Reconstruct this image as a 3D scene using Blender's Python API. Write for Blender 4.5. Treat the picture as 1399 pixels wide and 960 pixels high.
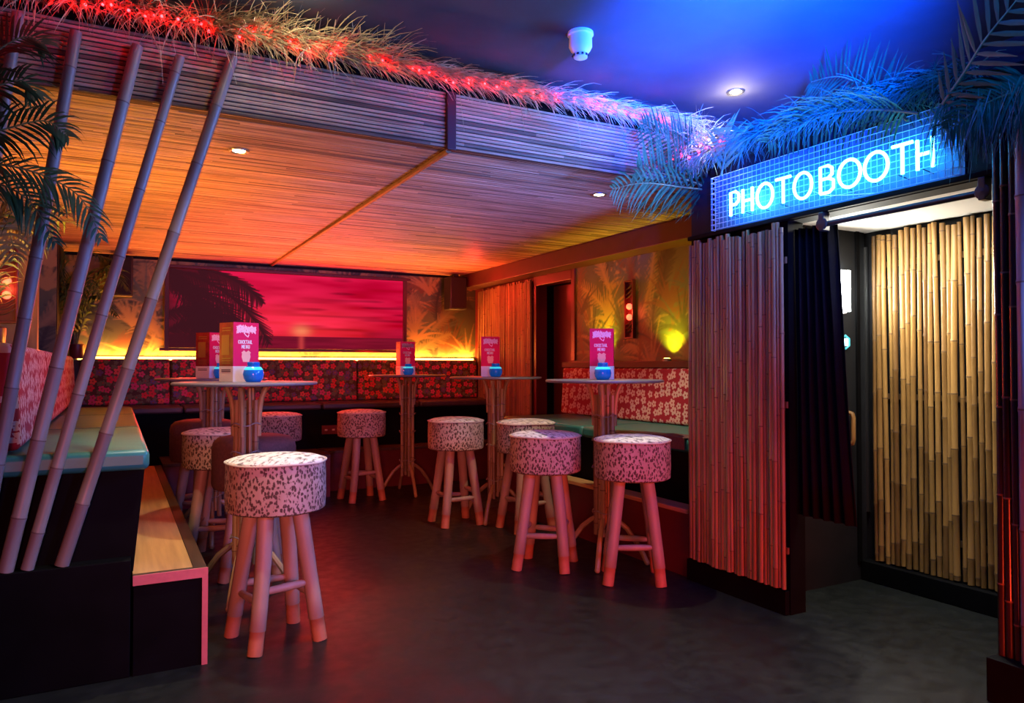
import bpy, math, random
import numpy as np
from mathutils import Vector, Matrix
R_ = math.radians
rnd = random.Random(7)
C = bpy.context.scene.collection
for o in list(bpy.data.objects): bpy.data.objects.remove(o)
sc = bpy.context.scene

# ------------------------------------------------------------------ camera, world, lights, exposure
YAW, PITCH, FPX, CAMH = R_(28.4), math.atan(0.02), 1000.0, 1.15
cam = bpy.data.cameras.new('camera'); camo = bpy.data.objects.new('camera', cam); C.objects.link(camo)
camo.location = (0, 0, CAMH); camo.rotation_euler = (math.pi/2 + PITCH, 0, -YAW)
cam.sensor_width = 36; cam.lens = 36*FPX/1399; cam.clip_start = .02
sc.camera = camo
sc.view_settings.view_transform = 'Standard'; sc.view_settings.look = 'None'
sc.view_settings.exposure = 0.0; sc.view_settings.gamma = 1; sc.view_settings.use_curve_mapping = False
w = bpy.data.worlds.new('world'); sc.world = w; w.use_nodes = True
w.node_tree.nodes['Background'].inputs[0].default_value = (.5, .35, .6, 1)
w.node_tree.nodes['Background'].inputs[1].default_value = .007
sc.cycles.use_denoising = True

def light(name, kind, loc, target, energy, color, size=.05, size_y=None, spot=None, blend=.35, spread=None):
    l = bpy.data.lights.new(name, kind); l.energy = energy; l.color = color
    if kind == 'AREA':
        l.size = size
        if size_y: l.shape = 'RECTANGLE'; l.size_y = size_y
        if spread: l.spread = R_(spread)
    else: l.shadow_soft_size = size
    if kind == 'SPOT': l.spot_size = R_(spot); l.spot_blend = blend
    o = bpy.data.objects.new(name, l); C.objects.link(o); o.location = loc
    d = Vector(target) - Vector(loc); o.rotation_euler = d.to_track_quat('-Z', 'Y').to_euler()
    return o
MAINZ, BAMZ = 2.58, 2.167
WARM = (1, .84, .60)
# recessed downlights of the main ceiling and of the bamboo ceiling: beam and a little spill beside the lens
light('downlight_beam', 'SPOT', (.57, 2.72, MAINZ-.02), (.60, 3.05, 0), 108, WARM, .03, spot=62, blend=.7)
light('downlight_beam', 'SPOT', (2.79, 2.77, MAINZ-.02), (2.40, 3.0, 0), 110, WARM, .03, spot=66, blend=.5)
light('downlight_beam', 'SPOT', (.50, 3.63, BAMZ-.02), (.44, 3.76, 0), 55, WARM, .02, spot=64, blend=.4)
light('downlight_beam', 'SPOT', (2.505, 3.55, BAMZ-.02), (2.55, 3.6, 0), 60, WARM, .02, spot=100, blend=.4)
light('downlight_spill', 'POINT', (.57, 2.72, MAINZ-.05), (0,0,0), 4, WARM, .02)
light('downlight_spill', 'POINT', (2.825, 2.775, MAINZ-.08), (0,0,0), 4.5, WARM, .02)
# blue stage wash on the main ceiling, from the bar side of the room
light('blue_wash', 'SPOT', (1.50, 1.0, 2.05), (2.12, 1.86, MAINZ), 7500, (.0, .06, 1), .05, spot=62, blend=1)
light('blue_wash', 'SPOT', (1.45, .75, 2.0), (2.55, 1.35, 2.35), 110, (.0, .16, 1), .05, spot=44, blend=1)  # second blue spot, added to tint the frond at the top right
# red flood from low on the bar front behind the viewer
light('red_flood', 'AREA', (1.9, .2, .14), (2.72, 2.7, .30), 10, (1, .045, .015), .9, .10, spread=70)
# magenta wash from the room to the left of the viewer onto the near side of things
light('magenta_wash', 'AREA', (-.3, -.5, 1.1), (1.1, 3.4, .45), 10, (1, .17, .15), .7, .4, spread=50)
# blue-violet room light from the neon bar signs to the right of the viewer
light('violet_wash', 'AREA', (2.45, .5, .95), (2.2, 3.55, 2.2), 13, (.13, .22, 1), .4, .3, spread=42)
light('violet_wash', 'AREA', (2.35, -.35, 1.55), (.55, 3.5, .85), 12, (.17, .26, 1), .4, .4, spread=80)
# the neon sign's own throw into the room
light('neon_throw', 'AREA', (2.664, 2.22, 1.975), (0, 2.35, 1.95), 46, (.10, .25, 1), 1.08, .12, spread=152)
# LED strips on the seat-back ledges, shining up the walls
light('led_strip_light', 'AREA', (1.65, 7.55, 1.245), (1.65, 7.42, 3), 100, (1, .27, .03), 3.9, .03)
light('led_strip_light', 'AREA', (-.49, 4.3, 1.245), (-.30, 4.3, 3), 62, (1, .36, .035), .03, 2.1)
light('red_corner_fill', 'POINT', (3.15, 6.6, 1.93), (0,0,0), 13, (1, .03, .02), .03)  # red point light without a fitting, added to redden the corner canes
# red area light added over the back bench ledge to redden ceiling and beam
light('red_ceiling_fill', 'AREA', (1.9, 7.38, 1.23), (2.2, 6.2, 2.4), 78, (1, .03, .025), 3.0, .05).data.specular_factor = .25

light('booth_ceiling_light', 'AREA', (3.15, 2.0, 1.872), (3.15, 1.98, 0), 26, (1, .95, .82), .25, .7)

# ------------------------------------------------------------------ helpers
class MB:
    def __init__(s): s.v = []; s.f = []; s.m = []
    def add(s, vs, fs, mi=0):
        b = len(s.v); s.v += [tuple(v) for v in vs]
        for k, f in enumerate(fs):
            s.f.append(tuple(b+i for i in f)); s.m.append(mi[k] if isinstance(mi, (list, tuple)) else mi)
        return s
    def box(s, x0, x1, y0, y1, z0, z1, mi=0):
        return s.add([(x, y, z) for z in (z0, z1) for y in (y0, y1) for x in (x0, x1)],
                     [(0,2,3,1),(4,5,7,6),(0,1,5,4),(2,6,7,3),(0,4,6,2),(1,3,7,5)], mi)
    def prism(s, poly, z0, z1, fn=None, mi=0):      # polygon extruded; fn maps (a,b,h) to xyz
        fn = fn or (lambda a, b, h: (a, b, h)); n = len(poly)
        vs = [fn(a, b, z0) for a, b in poly] + [fn(a, b, z1) for a, b in poly]
        return s.add(vs, [tuple(range(n-1, -1, -1)), tuple(range(n, 2*n))] + [(i, (i+1)%n, n+(i+1)%n, n+i) for i in range(n)], mi)
    def tube(s, pts, rad, seg=8, mi=0, cap=True, closed=False):
        P = [Vector(p) for p in pts]; n = len(P)
        if not isinstance(rad, (list, tuple)): rad = [rad]*n
        up = None; vs = []
        for i in range(n):
            a = P[i-1] if (i > 0 or closed) else P[0]; b = P[(i+1) % n] if (i < n-1 or closed) else P[-1]
            t = (b-a).normalized()
            if up is None: up = Vector((0,0,1)) if abs(t.z) < .9 else Vector((1,0,0))
            x = up.cross(t)
            if x.length < 1e-5: x = Vector((1,0,0)).cross(t)
            x.normalize(); y = t.cross(x); up = y
            for k in range(seg):
                an = 2*math.pi*k/seg; vs.append(P[i] + (x*math.cos(an) + y*math.sin(an))*rad[i])
        fs = []; ms = []
        for i in range(n if closed else n-1):
            j = (i+1) % n
            for k in range(seg):
                k2 = (k+1) % seg; fs.append((i*seg+k, i*seg+k2, j*seg+k2, j*seg+k)); ms.append(mi[i] if isinstance(mi, (list, tuple)) else mi)
        if cap and not closed:
            e = mi if not isinstance(mi, (list, tuple)) else mi[-1]; a = mi if not isinstance(mi, (list, tuple)) else mi[0]
            fs += [tuple(range(seg-1, -1, -1)), tuple((n-1)*seg+k for k in range(seg))]; ms += [a, e]
        return s.add(vs, fs, ms)
    def lathe(s, prof, seg=32, c=(0,0,0), mi=0, axis='Z'):
        vs = []; n = len(prof)
        for r, z in prof:
            for k in range(seg):
                a = 2*math.pi*k/seg; p = (r*math.cos(a), r*math.sin(a), z)
                if axis == 'X': p = (-z, p[0], p[1])      # opens towards -X
                if axis == 'Y': p = (p[0], -z, p[1])      # opens towards -Y
                vs.append((c[0]+p[0], c[1]+p[1], c[2]+p[2]))
        fs = []; ms = []
        for i in range(n-1):
            for k in range(seg):
                k2 = (k+1) % seg; fs.append((i*seg+k, i*seg+k2, (i+1)*seg+k2, (i+1)*seg+k)); ms.append(mi[i] if isinstance(mi, (list, tuple)) else mi)
        fs += [tuple(range(seg-1, -1, -1)), tuple((n-1)*seg+k for k in range(seg))]
        ms += [ms[0], ms[-1]]
        return s.add(vs, fs, ms)
    def ball(s, c, r, seg=8, mi=0):
        n = seg//2+1
        return s.lathe([(max(1e-4, r*math.sin(math.pi*i/(n))), -r*math.cos(math.pi*i/n)) for i in range(n+1)], seg, c, mi)

def obj(name, mb, mats, parent=None, loc=None, rotz=0, smooth=False, bevel=0, seg=2, ang=40):
    me = bpy.data.meshes.new(name); me.from_pydata(mb.v, [], mb.f); me.validate()
    if not isinstance(mats, (list, tuple)): mats = [mats]
    for m in mats: me.materials.append(m)
    if len(mats) > 1 and len(me.polygons) == len(mb.m): me.polygons.foreach_set('material_index', mb.m)
    if smooth:
        me.polygons.foreach_set('use_smooth', [True]*len(me.polygons)); me.set_sharp_from_angle(angle=R_(ang))
    me.update()
    o = bpy.data.objects.new(name, me); C.objects.link(o)
    if parent: o.parent = parent
    if loc: o.location = loc
    o.rotation_euler.z = rotz
    if bevel:
        b = o.modifiers.new('bevel', 'BEVEL'); b.width = bevel; b.segments = seg; b.limit_method = 'ANGLE'; b.angle_limit = R_(35)
    return o
def thing(name, label, cat, loc=(0,0,0), rotz=0, group=None):
    o = bpy.data.objects.new(name, None); o.empty_display_size = .1; C.objects.link(o); o.location = loc; o.rotation_euler.z = rotz
    return tag(o, label, cat, group)
def tag(o, label, cat, group=None, kind=None):
    o['label'] = label; o['category'] = cat
    if group: o['group'] = group
    if kind: o['kind'] = kind
    return o
def struct(name, mb, mats, **k):
    o = obj(name, mb, mats, **k); o['kind'] = 'structure'; return o
def dup(root, loc, rotz, label):
    def cp(o, par):
        c = o.copy(); C.objects.link(c)
        if par: c.parent = par
        for ch in o.children: cp(ch, c)
        return c
    r = cp(root, None); r.location = loc; r.rotation_euler.z = rotz; r['label'] = label
    return r

# camera model, for turning a point of the photograph into a point on a real plane of the room
_F0 = Vector((math.sin(YAW), math.cos(YAW), 0)); _R = Vector((math.cos(YAW), -math.sin(YAW), 0))
_F = _F0*math.cos(PITCH) + Vector((0,0,1))*math.sin(PITCH); _U = Vector((0,0,1))*math.cos(PITCH) - _F0*math.sin(PITCH)
def at(x, y, ax, v):
    d = _F + _R*((x-699.5)/FPX) - _U*((y-480)/FPX); c = Vector((0,0,CAMH)); i = 'XYZ'.index(ax)
    return c + d*((v-c[i])/d[i])

# ------------------------------------------------------------------ materials
class NT:
    def __init__(s, name):
        s.m = bpy.data.materials.new(name); s.m.use_nodes = True; s.t = s.m.node_tree; s.p = s.t.nodes['Principled BSDF']
    def n(s, kind, **k):
        nd = s.t.nodes.new('ShaderNode'+kind)
        for a, v in k.items(): setattr(nd, a, v)
        return nd
    def l(s, a, b): s.t.links.new(a, b)
    def setp(s, **k):
        for a, v in k.items(): s.p.inputs[a.replace('_', ' ')].default_value = v
    def coord(s, out='Object', scale=(1,1,1)):
        tc = s.n('TexCoord'); mp = s.n('Mapping'); mp.inputs['Scale'].default_value = scale
        s.l(tc.outputs[out], mp.inputs['Vector']); return mp.outputs[0]
    def noise(s, vec, scale, detail=4, rough=.55):
        t = s.n('TexNoise'); t.inputs['Scale'].default_value = scale; t.inputs['Detail'].default_value = detail; t.inputs['Roughness'].default_value = rough
        s.l(vec, t.inputs['Vector']); return t.outputs['Fac']
    def ramp(s, fac, stops, interp='LINEAR'):
        r = s.n('ValToRGB'); r.color_ramp.interpolation = interp; e = r.color_ramp.elements
        while len(e) < len(stops): e.new(.5)
        for k, (p, c) in enumerate(stops): e[k].position = p; e[k].color = (*c, 1) if len(c) == 3 else c
        s.l(fac, r.inputs[0]); return r.outputs[0]
    def math(s, op, a, b=None, c=None, clamp=False):
        nd = s.n('Math', operation=op, use_clamp=clamp)
        for i, v in enumerate((a, b, c)):
            if v is None: continue
            if isinstance(v, (int, float)): nd.inputs[i].default_value = v
            else: s.l(v, nd.inputs[i])
        return nd.outputs[0]
    def mix(s, fac, a, b):
        nd = s.n('Mix', data_type='RGBA')
        for v, i in ((fac, nd.inputs[0]), (a, nd.inputs[6]), (b, nd.inputs[7])):
            if isinstance(v, (int, float)): i.default_value = v
            elif isinstance(v, tuple): i.default_value = (*v, 1)
            else: s.l(v, i)
        return nd.outputs[2]
    def bump(s, h, strength=.3, dist=.01):
        b = s.n('Bump'); b.inputs['Strength'].default_value = strength; b.inputs['Distance'].default_value = dist
        s.l(h, b.inputs['Height']); s.l(b.outputs[0], s.p.inputs['Normal'])
    def col(s, c): s.l(c, s.p.inputs['Base Color'])
def mat(name, col, rough=.6, metal=0, emit=None, es=0, var=0, scale=20, bump=0, stretch=(1,1,1), spec=.5):
    t = NT(name); t.setp(Base_Color=(*col, 1), Roughness=rough, Metallic=metal); t.p.inputs['Specular IOR Level'].default_value = spec
    if emit: t.setp(Emission_Color=(*emit, 1), Emission_Strength=es)
    if var or bump:
        f = t.noise(t.coord('Object', stretch), scale, 5)
        if var: t.col(t.ramp(f, [(.3, tuple(c*(1-var) for c in col)), (.7, tuple(min(1, c*(1+var)) for c in col))]))
        if bump: t.bump(f, bump, .01)
    return t.m
M = {}
M['black'] = mat('black_paint', (.003, .003, .0035), .65, var=.3, scale=6, bump=.05, spec=.06)
M['blackwall'] = mat('black_wall_paint', (.008, .008, .010), .7, var=.25, scale=5, bump=.08, spec=.2)
M['ceil'] = mat('dark_ceiling_paint', (.05, .05, .055), .85, var=.25, scale=2.2, bump=.1)
M['navy'] = mat('charcoal_panel', (.010, .011, .013), .6, var=.15, scale=8, spec=.12)
M['coral'] = mat('coral_edge_trim', (.62, .16, .15), .6, var=.1, scale=30)
M['darktrim'] = mat('dark_wood_nosing', (.045, .022, .012), .55, var=.3, scale=40, stretch=(1,.1,1))
M['wood'] = mat('pale_step_wood', (.46, .27, .10), .5, var=.22, scale=30, stretch=(1,.06,1))
M['chrome'] = mat('brushed_metal', (.5,.5,.5), .3, 1)
M['white'] = mat('white_plastic', (.75,.75,.75), .45)
M['black_plastic'] = mat('black_plastic', (.012,.012,.014), .4)
M['brownvelvet'] = mat('brown_velvet', (.13,.06,.05), .75, var=.2, scale=60, bump=.1)
M['teal'] = mat('teal_vinyl', (.025,.19,.155), .38, var=.12, scale=12, bump=.05)
M['browncush'] = mat('dark_vinyl', (.05,.035,.035), .4, var=.15, scale=12)
M['maroon'] = mat('maroon_paint', (.10,.012,.015), .35, var=.15, scale=4)
M['beam'] = mat('maroon_beam_paint', (.055,.009,.012), .5, var=.15, scale=4)
M['doorred'] = mat('door_paint', (.11,.018,.014), .3, var=.15, scale=3)
M['wire'] = mat('dark_wire', (.02,.02,.02), .5)
M['grid'] = mat('painted_grid_wire', (.30,.42,.60), .4)
M['neonboard'] = mat('neon_backing_board', (.025,.12,.28), .5)
M['tabletop'] = mat('tabletop_laminate', (.15,.15,.17), .35, var=.12, scale=9)
M['curtain'] = mat('black_curtain_cloth', (.005,.005,.007), .9, var=.2, scale=30, spec=.08)
M['inner_ceiling'] = mat('booth_ceiling_paint', (.62,.58,.54), .6)
M['neon'] = mat('neon_tube', (.5,.9,1), .4, emit=(.04,.47,1), es=32)
M['neonbar'] = mat('white_tube_lamp', (1,1,1), .4, emit=(.93,1,.95), es=30)
M['hex'] = mat('lit_button', (.6,.9,1), .4, emit=(.4,.9,1), es=5)
M['hexring'] = mat('teal_ring', (.05,.3,.35), .4, emit=(.05,.5,.6), es=.8)
M['led'] = mat('amber_led_tape', (1,.6,.2), .5, emit=(1,.50,.09), es=9)
M['ledwarm'] = mat('amber_led_tape_soft', (1,.5,.15), .5, emit=(1,.42,.06), es=3)
M['fairy'] = mat('red_fairy_bulb', (1,.1,.05), .4, emit=(1,.003,.004), es=135)
M['redbulb'] = mat('red_niche_bulb', (1,.2,.1), .4, emit=(1,.07,.03), es=5)
M['lamp'] = mat('downlight_lens', (1,1,1), .3, emit=(1,.86,.6), es=40)
M['uplamp'] = mat('uplight_lens', (1,.9,.3), .3, emit=(1,.75,.1), es=14)
M['dial'] = mat('dark_gold_paint', (.06,.035,.02), .6)
M['straw'] = mat('straw', (.52,.42,.22), .75, var=.45, scale=25)
M['greenstraw'] = mat('faded_green_raffia', (.06,.14,.075), .7, var=.4, scale=25)
M['palm'] = mat('palm_leaf_green', (.020,.062,.022), .5, var=.35, scale=9, spec=.2)
M['palmlight'] = mat('palm_leaf_pale_green', (.16,.26,.07), .45, var=.3, scale=9)
M['palmdry'] = mat('palm_leaf_dry', (.30,.22,.07), .55, var=.3, scale=9)
M['stem'] = mat('palm_stem', (.12,.14,.05), .6, var=.3, scale=20)
M['print_red'] = mat('menu_card_red', (.72,.015,.11), .5, spec=.1)
M['print_dark'] = mat('menu_card_maroon', (.20,.018,.028), .5, var=.3, scale=30, spec=.1)
M['print_white'] = mat('menu_card_white', (.78,.80,.82), .5, spec=.1)
M['print_pink'] = mat('menu_card_pale_ink', (.95,.62,.72), .5, spec=.1)
M['print_peach'] = mat('menu_card_peach_ink', (.95,.55,.40), .5, spec=.1)
M['print_gold'] = mat('menu_card_gold_ink', (.24,.11,.045), .5, spec=.1)
M['stoolwood'] = mat('pale_pole_wood', (.34,.235,.17), .5, var=.22, scale=9, stretch=(1,1,.3), bump=.15)
M['stoolfoot'] = mat('bare_pole_wood', (.42,.15,.07), .55, var=.2, scale=14)
M['piping'] = mat('cream_piping', (.55,.48,.38), .6)
M['rope'] = mat('grey_binding_wire', (.25,.22,.18), .6)
t = NT('blue_glass'); t.setp(Base_Color=(.01,.13,.55,1), Roughness=.12, Emission_Color=(.0,.20,.95,1), Emission_Strength=.12); M['blueglass'] = t.m  # faint blue emission stands for light held in the glass
M['jarglow'] = mat('glowing_glass_band', (.05,.55,.7), .2, emit=(.02,.75,.95), es=.7)  # cyan light on the jar shoulder, put in as emission

t = NT('dark_concrete_floor'); t.p.inputs['Specular IOR Level'].default_value = .24; v = t.coord('Object'); f = t.noise(v, 1.3, 6, .6); f2 = t.noise(v, 14, 5)
t.col(t.ramp(t.math('ADD', f, t.math('MULTIPLY', f2, .3)), [(.45, (.0055,.0065,.0065)), (.85, (.013,.015,.0147))]))
t.l(t.ramp(f2, [(.3, (.34,)*3), (.7, (.52,)*3)]), t.p.inputs['Roughness']); t.bump(f2, .06, .01); M['floor'] = t.m

def cane(name, base, dark, rough=.4):            # cane colour varies cane by cane and along it
    t = NT(name); v = t.coord('Object', (1,1,.25)); f = t.noise(v, 14, 4)
    oi = t.n('ObjectInfo'); k = t.math('ADD', t.math('MULTIPLY', f, .6), t.math('MULTIPLY', oi.outputs['Random'], .4))
    t.col(t.ramp(k, [(.25, dark), (.6, base), (.85, tuple(min(1, c*1.3) for c in base))])); t.setp(Roughness=rough); return t.m
M['cane'] = cane('bamboo_cane', (.29,.155,.045), (.12,.055,.016))
M['canefine'] = cane('bamboo_cane_fine', (.27,.17,.075), (.12,.065,.03), .5)
M['node'] = mat('bamboo_node', (.13,.07,.03), .6)
M['pole'] = cane('bamboo_pole_grey', (.25,.20,.165), (.18,.14,.115), .4)
M['polenode'] = mat('bamboo_pole_node', (.14,.09,.07), .6)
M['caneblack'] = cane('black_bamboo', (.03,.018,.016), (.012,.008,.01), .25)
M['tablepole'] = cane('bamboo_table_pole', (.34,.23,.10), (.16,.10,.05), .4)

def reed(name, k):                               # split reeds run along X
    t = NT(name); f = t.noise(t.coord('Object', (.5, 60, 60)), 1, 3); f2 = t.noise(t.coord('Object', (3, 30, 30)), 1, 3)
    t.col(t.ramp(t.math('ADD', t.math('MULTIPLY', f, .6), t.math('MULTIPLY', f2, .45)), [(.36, (.22*k,.12*k,.07*k)), (.52, (.48*k,.31*k,.19*k)), (.68, (.66*k,.47*k,.31*k))]))
    t.setp(Roughness=.5); return t.m
M['reed'] = reed('split_reed', .82); M['reedlight'] = reed('split_reed_pale', 1.02); M['reeddark'] = reed('split_reed_dark', .34); M['reedgap'] = mat('reed_backing', (.05,.025,.015), .8)

t = NT('spotted_hide_fabric')                    # cream with small dark, upright spots
v = t.coord('Object', (1,1,.62)); nz = t.n('TexNoise'); nz.inputs['Scale'].default_value = 70; t.l(v, nz.inputs['Vector'])
vm = t.n('VectorMath', operation='MULTIPLY_ADD'); t.l(nz.outputs['Color'], vm.inputs[0]); vm.inputs[1].default_value = (.016,)*3; t.l(v, vm.inputs[2])
vo = t.n('TexVoronoi'); vo.inputs['Scale'].default_value = 82; vo.inputs['Randomness'].default_value = .85; t.l(vm.outputs[0], vo.inputs['Vector'])
dk = t.ramp(vo.outputs['Distance'], [(.37, (1,1,1)), (.53, (0,0,0))])
t.col(t.mix(dk, t.ramp(t.noise(v, 9), [(.3, (.38,.27,.19)), (.7, (.52,.42,.32))]), (.075,.040,.027)))
t.setp(Roughness=.8); t.bump(t.noise(v, 160), .1, .005); M['spots'] = t.m
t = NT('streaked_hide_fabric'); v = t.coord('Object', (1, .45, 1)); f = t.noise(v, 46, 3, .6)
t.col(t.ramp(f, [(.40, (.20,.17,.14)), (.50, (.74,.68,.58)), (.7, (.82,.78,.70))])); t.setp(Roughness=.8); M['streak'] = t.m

def flowers(name, ax, scale, bg, petal, heart, rr=.40, two=None):
    t = NT(name); tc = t.n('TexCoord'); sp = t.n('SeparateXYZ'); t.l(tc.outputs['Object'], sp.inputs[0])
    cb = t.n('CombineXYZ'); t.l(sp.outputs[ax], cb.inputs[0]); t.l(sp.outputs['Z'], cb.inputs[1])
    vs = t.n('VectorMath', operation='SCALE'); t.l(cb.outputs[0], vs.inputs[0]); vs.inputs['Scale'].default_value = scale
    def layer(off, rr):
        va = t.n('VectorMath', operation='ADD'); t.l(vs.outputs[0], va.inputs[0]); va.inputs[1].default_value = (off, off*.7, 0)
        vo = t.n('TexVoronoi', voronoi_dimensions='2D'); vo.inputs['Scale'].default_value = 1; vo.inputs['Randomness'].default_value = .55; t.l(va.outputs[0], vo.inputs['Vector'])
        df = t.n('VectorMath', operation='SUBTRACT'); t.l(va.outputs[0], df.inputs[0]); t.l(vo.outputs['Position'], df.inputs[1])
        s2 = t.n('SeparateXYZ'); t.l(df.outputs[0], s2.inputs[0]); cc = t.n('SeparateColor'); t.l(vo.outputs['Color'], cc.inputs[0])
        th = t.math('ADD', t.math('ARCTAN2', s2.outputs[1], s2.outputs[0]), t.math('MULTIPLY', cc.outputs[0], 0))
        pt = t.math('ABSOLUTE', t.math('COSINE', t.math('MULTIPLY', th, 2.5)))
        lim = t.math('MULTIPLY', t.math('ADD', t.math('MULTIPLY', pt, .42), .58), t.math('ADD', t.math('MULTIPLY', cc.outputs[1], .16), rr-.08))
        d = vo.outputs['Distance']
        return t.math('LESS_THAN', d, lim), t.math('LESS_THAN', d, .11), cc.outputs[2]
    c = bg
    if two: k, h, cr = layer(3.37, rr*.8); c = t.mix(k, c, two)
    k, h, cr = layer(0, rr); pc = petal if isinstance(petal, tuple) else t.ramp(cr, petal, 'CONSTANT')
    c = t.mix(h, t.mix(k, c, pc), heart)
    t.col(c); t.setp(Roughness=.75); t.bump(t.noise(t.coord('Object'), 220, 2), .08, .004); return t.m
M['flower_y'] = flowers('red_blossom_fabric', 'Y', 15, (.34,.012,.030), (.66,.47,.38), (.40,.05,.05), .46)
M['flower_x'] = flowers('dark_floral_fabric', 'X', 15, (.055,.040,.026), [(0, (.55,.03,.05)), (.3, (.10,.07,.20)), (.5, (.52,.05,.16)), (.72, (.10,.13,.07)), (.82, (.60,.10,.07))], (.24,.06,.03), .46, (.10,.14,.07))

def painted(name, rough=.6, emit=0, bump=0):
    t = NT(name); a = t.n('VertexColor', layer_name='paint'); t.col(a.outputs[0]); t.setp(Roughness=rough)
    if emit:      # a backlit film: the picture glows, its dark face reflects next to nothing
        t.l(a.outputs[0], t.p.inputs['Emission Color']); t.setp(Emission_Strength=emit); t.t.links.remove(t.p.inputs['Base Color'].links[0]); t.setp(Base_Color=(.006,.002,.003,1)); t.p.inputs['Specular IOR Level'].default_value = .05
    return t.m
M['paper'] = painted('palm_wallpaper', .55)
M['screen'] = painted('backlit_sunset_picture', .5, .95)

def picture(name, img, w, h, matl, parent=None, thick=.012, axis='Y'):
    # a real board whose front face carries a printed picture; img[row from bottom, column]
    ny, nx = img.shape[:2]
    u = np.linspace(0, w, nx); z = np.linspace(0, h, ny); U, Zz = np.meshgrid(u, z)
    z0 = np.zeros_like(U)
    V = np.stack([U, z0, Zz], -1).reshape(-1, 3) if axis == 'Y' else np.stack([z0, -U, Zz], -1).reshape(-1, 3)
    idx = np.arange(nx*ny).reshape(ny, nx)
    F = np.stack([idx[:-1,:-1], idx[:-1,1:], idx[1:,1:], idx[1:,:-1]], -1).reshape(-1, 4)
    bk = [(0,thick,0),(w,thick,0),(w,thick,h),(0,thick,h)] if axis == 'Y' else [(thick,0,0),(thick,-w,0),(thick,-w,h),(thick,0,h)]
    n = nx*ny; V = np.concatenate([V, np.array(bk)])
    c4 = [idx[0,0], idx[0,-1], idx[-1,-1], idx[-1,0]]
    fs = F.tolist() + [(n+3, n+2, n+1, n)]
    edges = [list(idx[0,:]), list(idx[:,-1]), list(idx[-1,::-1]), list(idx[::-1,0])]
    for e, (a, b) in zip(edges, ((0,1),(1,2),(2,3),(3,0))): fs.append([int(i) for i in e[::-1]] + [n+a, n+b])
    me = bpy.data.meshes.new(name); me.from_pydata(V.tolist(), [], fs); me.materials.append(matl)
    ca = me.color_attributes.new('paint', 'FLOAT_COLOR', 'POINT'); col = np.ones((len(V), 4), np.float32)
    col[:n,:3] = img.reshape(-1, 3); col[n:,:3] = img.mean((0,1))*.3
    ca.data.foreach_set('color', col.ravel()); me.update()
    o = bpy.data.objects.new(name, me); C.objects.link(o)
    if parent: o.parent = parent
    return o
def stroke(img, p, q, w0, w1, col, a=1.):
    ny, nx = img.shape[:2]; m = max(w0, w1)+2
    x0, x1 = int(max(0, min(p[0], q[0])-m)), int(min(nx, max(p[0], q[0])+m)); y0, y1 = int(max(0, min(p[1], q[1])-m)), int(min(ny, max(p[1], q[1])+m))
    if x1 <= x0 or y1 <= y0: return
    Y, X = np.mgrid[y0:y1, x0:x1]; dx, dy = q[0]-p[0], q[1]-p[1]; L = dx*dx+dy*dy+1e-6
    t = np.clip(((X-p[0])*dx+(Y-p[1])*dy)/L, 0, 1); d = np.hypot(X-p[0]-t*dx, Y-p[1]-t*dy)
    k = (np.clip(w0+(w1-w0)*t-d+.5, 0, 1)*a)[..., None]
    img[y0:y1, x0:x1] = img[y0:y1, x0:x1]*(1-k) + np.array(col)*k
def smooth_noise(rs, ny, nx, cy, cx):
    g = rs.rand(cy+2, cx+2); y = np.linspace(0, cy, ny); x = np.linspace(0, cx, nx); iy = y.astype(int); ix = x.astype(int)
    fy = (y-iy)[:,None]; fx = (x-ix)[None]; fy = fy*fy*(3-2*fy); fx = fx*fx*(3-2*fx)
    a = g[iy][:, ix]; b = g[iy][:, ix+1]; c = g[iy+1][:, ix]; d = g[iy+1][:, ix+1]
    return (a*(1-fx)+b*fx)*(1-fy)+(c*(1-fx)+d*fx)*fy
def frond_2d(img, base, ang, L, curve, n, ll, col, a, rs, wd=1.4, droop=0):
    p = np.array(base, float); st = L/n
    for i in range(n):
        q = p + st*np.array([math.cos(ang), math.sin(ang)]); stroke(img, p, q, wd*.8, wd*.6, col, a); ang += curve/n; p = q
        f = math.sin(math.pi*(.12+.85*i/n))*ll*(.8+.4*rs.rand())
        for s in (-1, 1):
            an = ang + s*(.75+.25*rs.rand()); e = p + f*np.array([math.cos(an), math.sin(an)-droop]); stroke(img, p, e, wd, wd*.3, col, a)
def wallpaper(w, h, seed, res=110):
    rs = np.random.RandomState(seed); nx, ny = int(w*res), int(h*res)
    g = smooth_noise(rs, ny, nx, max(2, int(h*4)), max(2, int(w*4)))[..., None]
    img = np.array([.045,.085,.055])*(1-g) + np.array([.125,.125,.055])*g
    cols = [(.30,.21,.075), (.22,.18,.08), (.022,.03,.022), (.36,.24,.09), (.04,.05,.032), (.14,.07,.03), (.07,.11,.085)]
    for k in range(int(44*w*h)+8):
        c = cols[rs.randint(len(cols))]; b = (rs.rand()*nx, rs.rand()*ny*1.0-.1*ny)
        if rs.rand() < .55:      # a fan of curved blades rising from one point
            for j in range(rs.randint(8, 15)):
                an = R_(90)+(rs.rand()-.5)*2.6; L = res*(.16+.26*rs.rand()); p = np.array(b); cv = (an-R_(90))*.8
                for q in range(6):
                    e = p+L/6*np.array([math.cos(an), math.sin(an)]); an += cv/6; stroke(img, p, e, 2.2*(1-q/7), 2.2*(1-(q+1)/7), c, .75); p = e
        else: frond_2d(img, b, R_(90)+(rs.rand()-.5)*2.4, res*(.3+.4*rs.rand()), (rs.rand()-.5)*1.6, 18, res*.11, c, .7, rs, 1.5)
    return np.clip(img, 0, 1)

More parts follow.
